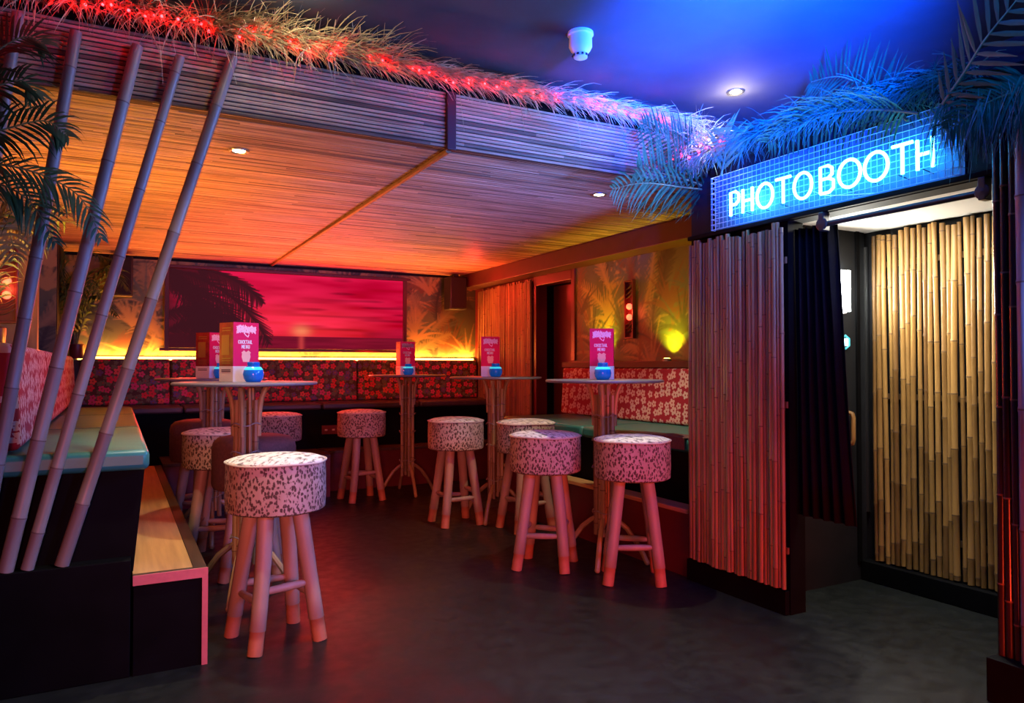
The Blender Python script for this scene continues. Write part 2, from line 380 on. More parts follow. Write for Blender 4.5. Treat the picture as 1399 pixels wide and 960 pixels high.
# ------------------------------------------------------------------ setting
struct('floor', MB().box(-3, 4.6, -2, 7.8, -.06, 0), M['floor'])
struct('ceiling', MB().box(-3, 4.6, -2, 3.13, MAINZ, MAINZ+.08), M['ceil'])
def reeds_plane(mb, x0, x1, a0, a1, fn, pitch=.0165, rr=random.Random(3)):
    n = int(abs(a1-a0)/pitch); st = (a1-a0)/n
    for i in range(n):
        x = x0
        while x < x1:      # split reeds of differing tone laid end to end
            xe = min(x1, x+rr.uniform(.7, 1.6)); g = .06+.08*rr.random(); a = a0+i*st; h = .005+.004*rr.random(); j = rr.uniform(-.04,.04)
            prof = [(g,-.004), (g+.06,h*.8), (.5,h), (.94-g,h*.8), (1-g,-.004)]; vs = []
            for xx, q in ((x, 0), (xe, j)): vs += [fn(xx, a+st*(p+q), z) for p, z in prof]
            mb.add(vs, [(k, k+1, 6+k, 5+k) for k in range(4)], rr.choice((1,1,1,2,2,3))); x = xe
RM = [M['reedgap'], M['reed'], M['reedlight'], M['reeddark']]
mb = MB(); mb.box(-.8, 3.66, 3.13, 7.7, BAMZ+.008, BAMZ+.05); reeds_plane(mb, -.8, 3.66, 3.13, 7.62, lambda x, a, h: (x, a, BAMZ+.008-h))
struct('ceiling_bamboo', mb, RM, smooth=True, ang=60)
mb = MB(); mb.box(-3, 3.66, 3.131, 3.18, BAMZ, MAINZ); reeds_plane(mb, -1.2, 3.66, BAMZ, 2.43, lambda x, a, h: (x, 3.131-h, a))
struct('wall_fascia', mb, RM, smooth=True, ang=60)
struct('trim_1', MB().box(-2, 3.66, 3.10, 3.131, 2.425, 2.455), M['black'], bevel=.004)          # rail along the head of the fascia
struct('trim_2', MB().box(1.338, 1.385, 3.105, 3.131, BAMZ-.012, 2.43), M['beam'], bevel=.004)
struct('trim_3', MB().tube([(1.36, 3.14, BAMZ-.006), (1.36, 7.6, BAMZ-.006)], .016, 8), M['canefine'], smooth=True)
struct('wall_back', MB().box(-.62, 3.72, 7.60, 7.70, 0, BAMZ+.01), M['blackwall'])
struct('wall_left', MB().box(-.85, -.75, 3.14, 5.35, 0, BAMZ+.01).box(-.85, -.43, 5.35, 5.45, 0, BAMZ+.01).box(-.66, -.56, 5.45, 7.60, 0, BAMZ+.01), M['canefine'])
struct('wall_right', MB().box(3.62, 3.72, 3.03, 5.50, 0, BAMZ+.01).box(3.62, 3.72, 6.16, 7.60, 0, BAMZ+.01).box(3.62, 3.72, 5.50, 6.16, 1.935, BAMZ+.01), M['maroon'])
struct('trim_4', MB().box(3.40, 3.62, 3.03, 7.60, 2.02, BAMZ), M['beam'], bevel=.005)            # boxed beam
struct('trim_5', MB().box(-.56, -.415, 6.80, 7.60, 0, BAMZ), M['blackwall'])                      # pier in the back left corner
# recessed door
d = struct('door_1', MB().box(3.80, 3.84, 5.50, 6.16, 0, 1.935), M['doorred'], bevel=.003)
struct('trim_6', MB().box(3.72, 3.80, 6.16, 6.20, 0, 1.94).box(3.72, 3.80, 5.46, 5.50, 0, 1.94).box(3.72, 3.80, 5.5, 6.16, 1.935, 1.96), M['black'])
obj('door_handle', MB().tube([(3.80,5.58,.98),(3.76,5.58,.98),(3.76,5.70,.98)], .009, 8), M['chrome'], d, smooth=True)
struct('trim_7', MB().box(3.585, 3.62, 5.46, 5.52, 1.2, 2.02).box(3.585, 3.62, 6.14, 6.18, 0, 2.02).box(3.585, 3.62, 5.50, 6.16, 1.93, 2.02), M['maroon'], bevel=.004)

# wallpaper sheets
def wp(name, x, y, z, w, h, axis, seed):
    p = picture(name, wallpaper(w, h, seed), w, h, M['paper'], None, .015, axis); p.location = (x, y, z); p['kind'] = 'structure'; return p
wp('trim_8', -.41, 7.58, 1.20, 4.03, .94, 'Y', 11)
wp('trim_9', 3.60, 5.50, 1.19, 2.46, .84, 'X', 5)
wp('trim_10', -.555, 6.782, 1.24, .135, .92, 'Y', 8)

# photo booth shell
BX = 2.75
struct('wall_booth_front', MB().box(BX, BX+.10, 2.38, 3.03, 0, 1.83), M['black'])
struct('wall_booth_side', MB().box(BX+.10, 3.62, 2.93, 3.03, 0, 2.2), M['blackwall'])
struct('wall_booth_header', MB().box(BX, BX+.10, 1.10, 3.03, 1.825, 2.30), M['blackwall'])
struct('wall_booth_inner', MB().box(2.85, 3.60, 2.60, 2.66, 0, 1.90), M['navy'])
struct('wall_booth_back', MB().box(3.62, 3.72, 1.0, 3.03, 0, 2.3), M['blackwall'])
struct('wall_booth_end', MB().box(2.94, 3.62, 1.0, 1.1, 0, 2.3), M['blackwall'])
struct('ceiling_booth', MB().box(2.85, 3.62, 1.0, 2.93, 1.88, 1.94), M['inner_ceiling'])
struct('baseboard_booth', MB().box(3.545, 3.62, 1.0, 2.6, 0, .105), M['black'], bevel=.004)
struct('baseboard_booth_front', MB().box(BX-.028, BX, 2.385, 3.03, 0, .112).box(BX-.028, 2.76, 3.03, 3.05, 0, .112), M['black'], bevel=.004)
struct('trim_11', MB().box(BX-.03, BX, 1.30, 3.03, 1.828, 1.85), M['black'], bevel=.003)

def cane_mesh(p0, p1, r, sp, rr, bend=.0, seg=8, taper=1.0, knob=1.12, ring=.005):
    p0, p1 = Vector(p0), Vector(p1); L = (p1-p0).length; ax = (p1-p0).normalized()
    s = ax.cross(Vector((.3,.7,.2))).normalized(); q = ax.cross(s)
    b1, b2 = [(rr.random()-.5)*2*bend for _ in (0,1)]; ph = rr.random()*6
    ts = [(0, 1, 0)]; z = sp*rr.random()
    while z < L-.02:
        if z > .02: ts += [(z-ring*2.2, 1, 0), (z-ring*.6, knob, 1), (z+ring*.6, knob, 0), (z+ring*2.2, 1, 0)]
        z += sp*(.8+.4*rr.random())
    ts += [(L, 1, 0)]
    pts = []; rad = []; ms = []
    for z, k, m in ts:
        f = z/L; wv = math.sin(f*math.pi)*b1; wv2 = math.sin(f*5+ph)*b2*.5*math.sin(f*math.pi)
        pts.append(p0+ax*z+s*wv+q*wv2); rad.append(r*k*(1+(taper-1)*f)); ms.append(m)
    return MB().tube(pts, rad, seg, ms[:-1])

# ------------------------------------------------------------------ bamboo walls of the booth and the back corner
def cane_wall(name, label, x, y0, y1, z0, z1, n, r, matl, seed, sp, bend, group=None, side=-1):
    rr = random.Random(seed); t = thing(name, label, 'bamboo panel', (x, (y0+y1)/2, z0))
    yc = (y0+y1)/2; st = (y1-y0)/n
    for zz in (z0+.18, (z0+z1)/2, z1-.18): obj('batten', MB().box(0, .012, y0-yc, y1-yc, zz-z0-.015, zz-z0+.015), M['node'], t)
    for i in range(n):
        y = y0+st*(i+.5)-yc; rk = r*(.75+.4*rr.random())
        a = (-rk*.9-.004*rr.random(), y+st*.2*(rr.random()-.5), .01*rr.random()); b = (-rk*.9-.006*rr.random(), y+st*.5*(rr.random()-.5), z1-z0-.035*rr.random())
        obj('cane', cane_mesh(a, b, rk, sp, rr, bend, 8, .9), [matl, M['node']], t, smooth=True, ang=50)
    return t
cane_wall('bamboo_screen', 'tall dense bamboo cane panel on the booth front beside the black curtain', BX-.013, 2.385, 3.022, .115, 1.825, 30, .0125, M['canefine'], 21, .42, .004)
cane_wall('bamboo_screen', 'thick golden bamboo canes lining the lit wall inside the photo booth', 3.606, 1.45, 2.55, 0.108, 1.872, 36, .0138, M['cane'], 22, .28, .010)
cane_wall('bamboo_screen', 'red lit bamboo cane screen in the far corner beside the dark doorway', 3.605, 6.24, 7.42, .02, 2.015, 44, .0145, M['canefine'], 23, .42, .004)

# ------------------------------------------------------------------ left banquette, step and ledge
t = thing('raised_plinth', 'black boxed plinth in front of the left bench carrying the leaning bamboo poles', 'plinth', (-.5, 3.1, 0))
obj('front_panel', MB().box(-.9, .555, -.026, .0, 0, .43), M['black'], t, bevel=.003)
obj('ledge_top', MB().box(-.9, .555, 0, .048, .40, .43), M['black'], t, bevel=.003)
t = thing('banquette', 'long raised left bench with teal seat and pink flowered backrest', 'bench', (-.2, 5.2, 0))
L = lambda x: x+.2
P = lambda y: y-5.2
# base with a front that leans in towards the floor
mb = MB(); mb.prism([(L(-.415), 0), (L(.03), 0), (L(.10), .755), (L(-.415), .755)], P(3.15), P(6.95), lambda a, b, h: (a, h, b)); obj('base', mb, M['black'], t)
ys = [3.10, 4.30, 5.45, 6.44]
for i in range(3):
    obj('seat_cushion', MB().box(L(-.40), L(.115), P(ys[i])+.003, P(ys[i+1])-.003, .757, .835), M['teal'], t, bevel=.022, seg=3, smooth=True)
ys = [3.18, 4.55, 6.0, 7.36]
for i in range(3):
    mb = MB(); mb.prism([(L(-.30), .842), (L(-.325), 1.235), (L(-.41), 1.235), (L(-.41), .842)], P(ys[i])+.003, P(ys[i+1])-.003, lambda a, b, h: (a, h, b))
    obj('backrest', mb, M['flower_y'], t, bevel=.028, seg=3, smooth=True)
obj('backrest_ledge', MB().box(L(-.745), L(-.415), P(3.15), P(5.345), .842, 1.22), M['darktrim'], t)
obj('led_tape', MB().box(L(-.50), L(-.48), P(3.3), P(5.3), 1.221, 1.229), M['ledwarm'], t)

t = thing('footrest_step', 'pale wood topped step with coral edging along the left bench', 'step', (.2, 5.0, 0))
obj('base', MB().box(-.135, .112, -1.925, 1.40, 0, .345), M['black'], t)
obj('wood_top', MB().box(-.138, .070, -1.90, 1.40, .346, .370), M['wood'], t, bevel=.002)
obj('nosing', MB().box(.070, .118, -1.926, 1.40, .345, .372).box(-.138, .070, -1.926, -1.90, .345, .372), M['darktrim'], t, bevel=.002)
obj('coral_edge_trim', MB().box(-.138, .121, -1.932, -1.926, .335, .3715).box(.100, .121, -1.932, -1.925, 0, .335).box(.113, .121, -1.925, -1.905, 0, .345), M['coral'], t)

# leaning bamboo poles
labs = ['leftmost leaning bamboo pole, mostly behind dark palm leaves', 'leaning bamboo pole crossed by the dark palm leaves at the left',
        'leaning bamboo pole third from the right end of the row', 'leaning bamboo pole second from the right end of the row', 'rightmost leaning bamboo pole, slanting the most']
for (xb, xt, zt, r), lb in zip([(-.56,-.318,2.40,.022), (-.415,-.141,2.374,.023), (-.333,.059,2.363,.0245), (-.270,.207,2.352,.021), (-.166,.400,2.388,.024)], labs):
    rr = random.Random(int(xb*1000)+5)
    o = obj('bamboo_pole', cane_mesh((0,0,0), (xt-xb, -.008, zt-.432), r, .25, rr, .006, 14, .88, 1.06, .004), [M['pole'], M['polenode']], loc=(xb, 3.104, .432), smooth=True, ang=50)
    tag(o, lb, 'bamboo pole', 'leaning bamboo poles')

# ------------------------------------------------------------------ back banquette with LED ledge, picture, speakers
t = thing('banquette', 'long dark floral bench along the back wall under the sunset picture', 'bench', (1.6, 7.2, 0))
X = lambda x: x-1.6
Yb = lambda y: y-7.2
obj('base', MB().box(X(-.40), X(3.58), Yb(7.0), Yb(7.44), 0, .735), M['black'], t)
xs = [-.28, .52, 1.72, 2.70, 3.58]
for i in range(4): obj('seat_cushion', MB().box(X(xs[i])+.003, X(xs[i+1])-.003, Yb(6.955), Yb(7.40), .737, .80), M['browncush'], t, bevel=.02, seg=3, smooth=True)
xs = [-.28, .44, 2.19, 3.56]
for i in range(3):
    mb = MB(); mb.prism([(Yb(7.385), .803), (Yb(7.405), 1.215), (Yb(7.45), 1.215), (Yb(7.45), .803)], X(xs[i])+.006, X(xs[i+1])-.006, lambda a, b, h: (h, a, b))
    obj('backrest', mb, M['flower_x'], t, bevel=.018, seg=3, smooth=True)
obj('backrest_ledge', MB().box(X(-.40), X(3.58), Yb(7.452), Yb(7.575), .737, 1.205), M['darktrim'], t)
obj('led_tape', MB().box(X(-.30), X(3.56), Yb(7.50), Yb(7.53), 1.206, 1.236), M['led'], t)
for (x0, x1, yf, lb) in [(.33, 1.67, 6.46, 'low dark step in front of the back bench behind the left stools'), (1.68, 3.58, 6.74, 'low dark step in front of the back bench behind the far table')]:
    t = thing('footrest_step', lb, 'step', ((x0+x1)/2, 6.85, 0)); hw = (x1-x0)/2
    obj('base', MB().box(-hw, hw, yf-6.85, .135, 0, .345), M['maroon'], t)
    obj('wood_top', MB().box(-hw, hw, yf-6.85-.012, .135, .346, .372), M['darktrim'], t, bevel=.003)

def sunset(nx=520, ny=165):
    rs = np.random.RandomState(4); y, x = np.mgrid[0:1:ny*1j, 0:1:nx*1j]
    n1 = smooth_noise(rs, ny, nx, 12, 5); n2 = smooth_noise(rs, ny, nx, 26, 9); n3 = smooth_noise(rs, ny, nx, 5, 3)
    band = np.clip((n1*.5+n2*.3+n3*.4)-.55, -.4, .5)
    b = np.exp(-((x-.53)**2/.10+(y-.28)**2/.10))
    img = np.stack([.60+.38*b+band*.6, .002+.025*b+band*.02, .040+.015*b+band*.09], -1)
    sun = np.exp(-((x-.53)**2/.0014+(y-.245)**2/.006))[..., None]; img = img*(1-.8*sun)+np.array([1., .28, .12])*.8*sun
    dk = np.clip((smooth_noise(rs, ny, nx, 22, 7)-.60)*1.5, 0, .45)*np.clip((x-.4)/.2, 0, 1); img *= (1-dk)[..., None]
    sea = y < .165; img[sea] = np.array([.20,.005,.022])*(.75+.5*smooth_noise(rs, ny, nx, 60, 8)[sea])[:, None]
    gl = np.exp(-((x-.53)/.012)**2)*sea*.8; img = img*(1-gl[..., None])+np.array([.62,.05,.05])*gl[..., None]
    D = (.040,.006,.010)
    m = np.clip((.20-x)/.06, 0, 1)*np.clip(1-np.exp(-((x-.10)**2/.004+(y-.62)**2/.012))*1.2, 0, 1)*.92
    img = img*(1-m[..., None])+np.array(D)*m[..., None]
    for b0, an, Ln, cv, ll, dr in [((-.02,.98), -.12, .52, -1.0, .10, .55), ((-.02,.95), -.45, .40, -1.1, .09, .45), ((-.03,.80), .05, .42, -1.3, .085, .5), ((-.02,.40), .55, .33, -1.5, .07, .5), ((0,.20), .7, .25, -1.5, .06, .4), ((.0,1.02), -.9, .36, -.5, .08, .3), ((.10,1.0), -.05, .30, -.8, .07, .6)]:
        frond_2d(img, (b0[0]*nx, b0[1]*ny), an, Ln*nx, cv, 46, ll*nx, D, .93, rs, 2.2, dr)
    return np.clip(img, 0, 1)
t = thing('sunset_picture', 'wide glowing red picture of a sunset sea with palm silhouettes', 'picture', (1.58, 7.56, 1.30))
p = picture('picture_panel', sunset(), 2.30, .745, M['screen'], t, .012); p.location = (-1.15, -.02, .025)
obj('frame', MB().box(-1.19, -1.15, -.04, .01, -.01, .80).box(1.15, 1.19, -.04, .01, -.01, .80).box(-1.23, 1.23, -.045, .01, .772, .802).box(-1.23, 1.21, -.035, .01, -.008, .022), M['beam'], t, bevel=.004)

def speaker(x, y, zt, lb, w=.20, h=.36):
    t = thing('wall_speaker', lb, 'speaker', (x, y, zt-h), 0, 'wall speakers')
    obj('cabinet', MB().box(-w/2, w/2, -.09, .09, 0, h), M['black_plastic'], t, bevel=.012, seg=3, smooth=True)
    obj('grille', MB().box(-w/2+.012, w/2-.012, -.099, -.089, .012, h-.012), mat('speaker_cloth', (.02,.018,.02), .9, bump=.2, scale=300), t, bevel=.004)
    obj('bracket', MB().box(-.03, .03, -.02, .08, h, h+.03), M['wire'], t)
speaker(3.29, 7.40, 2.13, 'black wall speaker right of the sunset picture near the back corner')
speaker(.03, 7.42, 2.13, 'black wall speaker left of the sunset picture behind a bamboo pole', .19)
t = thing('wall_socket', 'double power socket on the black front of the back bench', 'socket', (1.80, 6.998, .50))
pt_ = obj('plate', MB().box(-.075, .075, -.010, 0, 0, .086), M['maroon'], t, bevel=.004)
for s in (-1, 1): obj('outlet', MB().box(s*.035-.012, s*.035+.012, -.013, -.010, .035, .05), M['piping'], pt_)
t = thing('ornament_bottle', 'small dark bottle with red highlights put in as glow on the back bench ledge', 'bottle', (-.335, 7.52, 1.207))
obj('body', MB().lathe([(.001,0),(.032,.002),(.034,.13),(.030,.16),(.012,.20),(.011,.26)], 14), M['black_plastic'], t, smooth=True)
obj('stopper', MB().lathe([(.013,.26),(.016,.275),(.012,.30),(.001,.305)], 12), M['redbulb'], t, smooth=True)  # red highlights of the bottle put in as a glowing stopper

# ------------------------------------------------------------------ right banquette
t = thing('banquette', 'right bench with red blossom backrest and teal green seat', 'bench', (3.2, 4.2, 0))
X = lambda x: x-3.2
P = lambda y: y-4.2
mb = MB(); mb.prism([(X(2.92), 0), (X(3.60), 0), (X(3.60), .655), (X(2.86), .655)], P(3.05), P(5.42), lambda a, b, h: (a, h, b)); obj('base', mb, M['black'], t)
for a, b in ((3.05, 4.25), (4.25, 5.42)): obj('seat_cushion', MB().box(X(2.845), X(3.50), P(a)+.003, P(b)-.003, .657, .735), M['teal'], t, bevel=.022, seg=3, smooth=True)
mb = MB(); mb.prism([(X(3.46), .738), (X(3.485), 1.135), (X(3.56), 1.135), (X(3.56), .738)], P(3.06), P(5.50), lambda a, b, h: (a, h, b)); obj('backrest', mb, M['flower_y'], t, bevel=.02, seg=3, smooth=True)
obj('backrest_ledge', MB().box(X(3.49), X(3.598), P(3.05), P(5.52), 1.137, 1.185), M['darktrim'], t, bevel=.004)
t = thing('footrest_step', 'low dark step in front of the right bench behind the stools', 'step', (2.80, 4.1, 0))
obj('base', MB().box(-.05, .055, -1.04, 1.10, 0, .345), M['maroon'], t)
obj('wood_top', MB().box(-.065, .055, -1.04, 1.10, .346, .370), M['wood'], t, bevel=.003)
for y, lb in ((4.98, 'small yellow uplight on the right bench ledge behind the menu card'), (4.15, 'small yellow uplight on the right bench ledge nearest the booth')):
    t = thing('uplight', lb, 'uplight', (3.525, y, 1.186), 0, 'yellow uplights on the right ledge')
    obj('housing', MB().lathe([(.03,0),(.032,.016),(.026,.02)], 16), M['chrome'], t, smooth=True)
    obj('lens', MB().lathe([(.024,.0205),(.012,.024),(.001,.0245)], 16), M['uplamp'], t, smooth=True)
    light('uplight_beam', 'SPOT', (3.525, y, 1.225), (3.60, y+.02, 1.50), 34, (1, .78, .01), .015, spot=110, blend=1)

o = obj('dark_seat_shape', MB().prism([(-.012,-.062),(-.012,.006),(.15,.006),(.15,.0),(-.006,.0),(-.006,-.062)], -.14, .14, lambda a, b, h: (a, h, b)), M['brownvelvet'], loc=(2.844, 3.33, .737), bevel=.002)  # thin sheet made up to stand for a dark shape on the seat edge
tag(o, 'made-up dark brown shape over the front edge of the teal right seat', 'dark shape')

def niche(name, label, loc, rz, h, w):
    t = thing(name, label, 'niche lamp', loc, rz)      # local +X faces the room
    obj('surround', MB().box(0, .03, -w/2-.012, -w/2, 0, h).box(0, .03, w/2, w/2+.012, 0, h).box(0, .03, -w/2-.012, w/2+.012, h, h+.012).box(0, .03, -w/2-.012, w/2+.012, -.012, 0).box(0, .004, -w/2, w/2, 0, h), M['maroon'], t, bevel=.002)
    for z in (.36*h, .55*h): obj('red_bulb', MB().ball((.02, 0, z), w*.28, 12), M['redbulb'], t, smooth=True)
    for z in (.08, .15, .22, .70, .77, .86): obj('carved_slat', MB().tube([(.018, -w/2, z*h), (.022, 0, z*h+.012), (.018, w/2, z*h+.045)], .006, 6), M['darktrim'], t, smooth=True)
    light('niche_glow', 'POINT', tuple(Vector(loc)+Matrix.Rotation(rz, 3, 'Z') @ Vector((.09, 0, .45*h))), (0,0,0), 1.2, (1, .10, .04), .02)
niche('wall_lamp', 'narrow upright slot with two red bulbs in the right wallpaper', (3.598, 4.66, 1.38), math.pi, .44, .09)
niche('wall_lamp', 'narrow upright slot with red bulbs on the left cane wall', (-.585, 5.346, 1.42), -math.pi/2, .44, .09)

# ------------------------------------------------------------------ tables with menus and candle jars
def make_table():
    t = thing('bar_table', 'x', 'table', (0,0,0), 0, 'round bamboo bar tables')
    obj('tabletop', MB().lathe([(.33,1.054),(.345,1.057),(.348,1.063),(.346,1.068),(.34,1.071)], 48), M['tabletop'], t, smooth=True)
    rr = random.Random(4)
    for k in range(4):
        a = R_(45+90*k); c, s = math.cos(a), math.sin(a)
        obj('pole', cane_mesh((.050*c,.050*s,.16), (.048*c,.048*s,.98), .0150, .24, rr, .002, 8, 1, 1.08), [M['tablepole'], M['node']], t, smooth=True)
        # brace bends outwards to carry the top
        pts = [(.062, .80), (.064, .88), (.068, .94), (.076, .99), (.089, 1.025), (.102, 1.049)]
        obj('brace', MB().tube([(r*c, r*s, z) for r, z in pts], [.0128]*6, 8), M['tablepole'], t, smooth=True)
        pts = [(.055, .26), (.080, .245), (.130, .205), (.185, .13), (.225, .06), (.245, .016)]
        obj('foot', MB().tube([(r*c, r*s, z) for r, z in pts], [.013,.015,.015,.015,.015,.015], 8).ball((.247*c,.247*s,.017), .017, 8), M['tablepole'], t, smooth=True)
    for k in range(4):
        a = R_(90*k); obj('cane_strut', cane_mesh((.036*math.cos(a),.036*math.sin(a),.2), (.034*math.cos(a),.034*math.sin(a),1.04), .010, .2, rr, .003, 7, 1, 1.1), [M['tablepole'], M['node']], t, smooth=True)
    for z in (.30, .56, .72, .86):
        obj('binding', MB().tube([(.072*math.cos(2*math.pi*k/20), .072*math.sin(2*math.pi*k/20), z+.008*math.sin(k*1.3)) for k in range(20)], .0035, 6, closed=True), M['rope'], t, smooth=True)
    return t
GLY = {'C':[[(.9,.85),(.6,1),(.25,.9),(.05,.5),(.25,.1),(.6,0),(.9,.15)]], 'O':[[(.5,1),(.15,.85),(0,.5),(.15,.15),(.5,0),(.85,.15),(1,.5),(.85,.85),(.5,1)]],
 'K':[[(0,0),(0,1)],[(.85,1),(0,.45),(.85,0)]], 'T':[[(0,1),(1,1)],[(.5,1),(.5,0)]], 'A':[[(0,0),(.5,1),(1,0)],[(.2,.35),(.8,.35)]], 'I':[[(.3,0),(.3,1)]],
 'L':[[(0,1),(0,0),(.75,0)]], 'M':[[(0,0),(0,1),(.5,.35),(1,1),(1,0)]], 'E':[[(.8,1),(0,1),(0,0),(.8,0)],[(0,.5),(.65,.5)]], 'N':[[(0,0),(0,1),(.9,0),(.9,1)]], 'U':[[(0,1),(0,.25),(.25,0),(.65,0),(.9,.25),(.9,1)]],
 'P':[[(0,0),(0,1),(.55,1),(.85,.88),(.85,.6),(.55,.46),(0,.46)]], 'H':[[(0,0),(0,1)],[(0,.5),(.85,.5)],[(.85,0),(.85,1)]], 'B':[[(0,0),(0,1),(.55,1),(.82,.88),(.82,.66),(.55,.53),(.0,.53)],[(.55,.53),(.9,.42),(.9,.13),(.6,0),(0,0)]]}
def ribbon(mb, pts, wd, y, th=.0006):
    for (a, b), (c, d_) in zip(pts, pts[1:]):
        dx, dz = c-a, d_-b; L = math.hypot(dx, dz) or 1e-6; nx, nz = -dz/L*wd/2, dx/L*wd/2; ex, ez = dx/L*wd*.3, dz/L*wd*.3
        mb.prism([(a-ex+nx, b-ez+nz), (c+ex+nx, d_+ez+nz), (c+ex-nx, d_+ez-nz), (a-ex-nx, b-ez-nz)], y, y-th, lambda p, q, h: (p, h, q))
def text(mb, s, cx, z, hgt, wd, y, adv=.62):
    w = len(s)*hgt*adv; x = cx-w/2
    for ch in s:
        for st in GLY[ch]: ribbon(mb, [(x+p*hgt*.46, z+q*hgt) for p, q in st], wd, y)
        x += hgt*adv*(.55 if ch == 'I' else 1.0)
def make_menu():      # a square upright card tower: red front, maroon photo side, white foot
    t = thing('menu_card', 'x', 'menu', (0,0,0), 0, 'cocktail menus on the bar tables')
    w, h, hb = .138, .298, .078; a = w/2
    cd = obj('card', MB().box(-a, a, -a, a, 0, hb, 0).add([(-a,-a,hb),(a,-a,hb),(a,a,hb),(-a,a,hb),(-a,-a,h),(a,-a,h),(a,a,h),(-a,a,h)], [(0,1,5,4),(1,2,6,5),(2,3,7,6),(3,0,4,7),(4,5,6,7)], [1,2,1,2,1]), [M['print_white'], M['print_red'], M['print_dark']], t)
    mb = MB(); rr = random.Random(6)
    for k in range(4):      # scribbled headline
        pts = [(-.052+i*.0075+rr.uniform(-.003,.003), .262+.018*math.sin(i*2.1+k*1.7)+rr.uniform(-.005,.005)) for i in range(15)]; ribbon(mb, pts, .0045, -a)
    ribbon(mb, [(-.012,.245),(0,.232),(.01,.226),(.014,.236)], .005, -a)
    obj('headline_scribble', mb, M['print_pink'], cd)
    mb = MB(); text(mb, 'COCKTAIL', 0, .192, .016, .0036, -a, .66); text(mb, 'MENU', 0, .168, .016, .0036, -a, .72); obj('menu_lettering', mb, M['print_white'], cd)
    mb = MB(); mb.prism([(-.020,.150),(.020,.150),(.024,.125),(.016,.100),(-.016,.100),(-.024,.125)], -a, -a-.0008, lambda p, q, h_: (p, h_, q)); mb.prism([(-.026,.146),(-.012,.158),(0,.148),(.012,.158),(.026,.146),(.018,.138),(-.018,.138)], -a-.0008, -a-.0014, lambda p, q, h_: (p, h_, q)); obj('flower_cup_emblem', mb, M['print_peach'], cd)
    mb = MB(); mb.add([(-a-.0008, y, z) for y, z in ((.045,.135),(.045,.235),(-.03,.235),(-.03,.135))], [(0,1,2,3)])
    for z in (.268, .255, .115, .103, .091): mb.box(-a-.0008, -a, -.042, .04, z, z+.005)
    obj('side_print', mb, M['print_gold'], cd)
    mb = MB()
    for z in (.058, .050): mb.box(-a-.0008, -a, -.045, .045, z, z+.004)
    obj('foot_print', mb, M['wire'], cd)
    return t
def make_jar():
    t = thing('candle_jar', 'x', 'candle jar', (0,0,0), 0, 'blue glass candle jars')
    obj('glass_bowl', MB().lathe([(.001,0),(.034,.001),(.046,.018),(.050,.038),(.046,.060),(.036,.074),(.030,.079),(.0285,.080)], 28, mi=[0,0,0,0,1,0,0]), [M['blueglass'], M['jarglow']], t, smooth=True, ang=80)
    obj('rim', MB().lathe([(.0285,.080),(.030,.083),(.030,.096),(.027,.099),(.025,.096),(.025,.083)], 24), M['blueglass'], t, smooth=True)
    return t
tab, men, jar = make_table(), make_menu(), make_jar()
TOP = 1.071
TB = [((.578,3.882), 20, (-.028,.06), (.02,-.085), 'round bar table nearest the left step, behind the front spotted stool', 'menu card on the near left table, tallest in view', 'blue glass candle jar in front of the tallest menu card', 21),
      ((.56,5.211), 40, (-.005,-.01), (.045,-.11), 'round bar table behind the near left table, mostly hidden', 'menu card on the hidden left table, partly behind the nearer card', 'dark blue candle jar on the hidden left table', 31),
      ((2.329,6.30), 42, (-.02,0), (-.03,-.095), 'round bar table standing alone by the back bench', 'menu card on the far middle table by the back bench', 'blue candle jar on the far middle table by the back bench', -4),
      ((2.526,4.93), 0, (-.045,0), (-.05,-.095), 'round bar table in front of the red bamboo screen', 'menu card on the table before the red bamboo screen', 'blue candle jar on the table before the red bamboo screen', -27),
      ((2.535,3.544), 0, (0,.02), (-.06,-.07), 'round bar table by the red blossom bench on the right', 'menu card on the right table before the red blossom backrest', 'blue candle jar on the right table before the red blossom backrest', -38)]
for k, ((x, y), rz, mo, jo, lt, lm, lj, mr) in enumerate(TB):
    if k == 0: a, b, c = tab, men, jar; a['label'], b['label'], c['label'] = lt, lm, lj
    else: a, b, c = dup(tab, (0,0,0), 0, lt), dup(men, (0,0,0), 0, lm), dup(jar, (0,0,0), 0, lj)
    a.location = (x, y, 0); a.rotation_euler.z = R_(rz)
    b.location = (x+mo[0], y+mo[1], TOP+.0005); b.rotation_euler.z = R_(mr)
    c.location = (x+jo[0], y+jo[1], TOP+.0005)

# ------------------------------------------------------------------ stools
def legs(t, zt, rr, rt=.105, rb=.195):
    P = []
    for k in range(4):
        a = R_(90*k); c, s = math.cos(a), math.sin(a); bow = .010*rr.uniform(-1, 1)
        pts = [(c*(rb+(rt-rb)*f)+bow*math.sin(f*3)*s, s*(rb+(rt-rb)*f)+bow*math.sin(f*3)*c, zt*f) for f in (0,.10,.165,.17,.34,.5,.7,.87,1)]
        obj('leg', MB().tube(pts, [.030,.030,.030,.0325,.032,.0315,.033,.034,.034], 12, [1,1,1,0,0,0,0,0]), [M['stoolwood'], M['stoolfoot']], t, smooth=True, ang=60); P.append((c, s))
    for k in range(4):
        z = (.185, .215, .19, .235)[k]; f = z/zt; r = rb+(rt-rb)*f; (c0, s0), (c1, s1) = P[k], P[(k+1)%4]
        p0, p1 = Vector((c0*r, s0*r, z)), Vector((c1*r, s1*r, z+.008)); obj('stretcher', MB().tube([p0.lerp(p1, f) for f in (.06,.2,.5,.8,.94)], [.010,.0155,.017,.0155,.010], 10), M['stoolwood'], t, smooth=True)
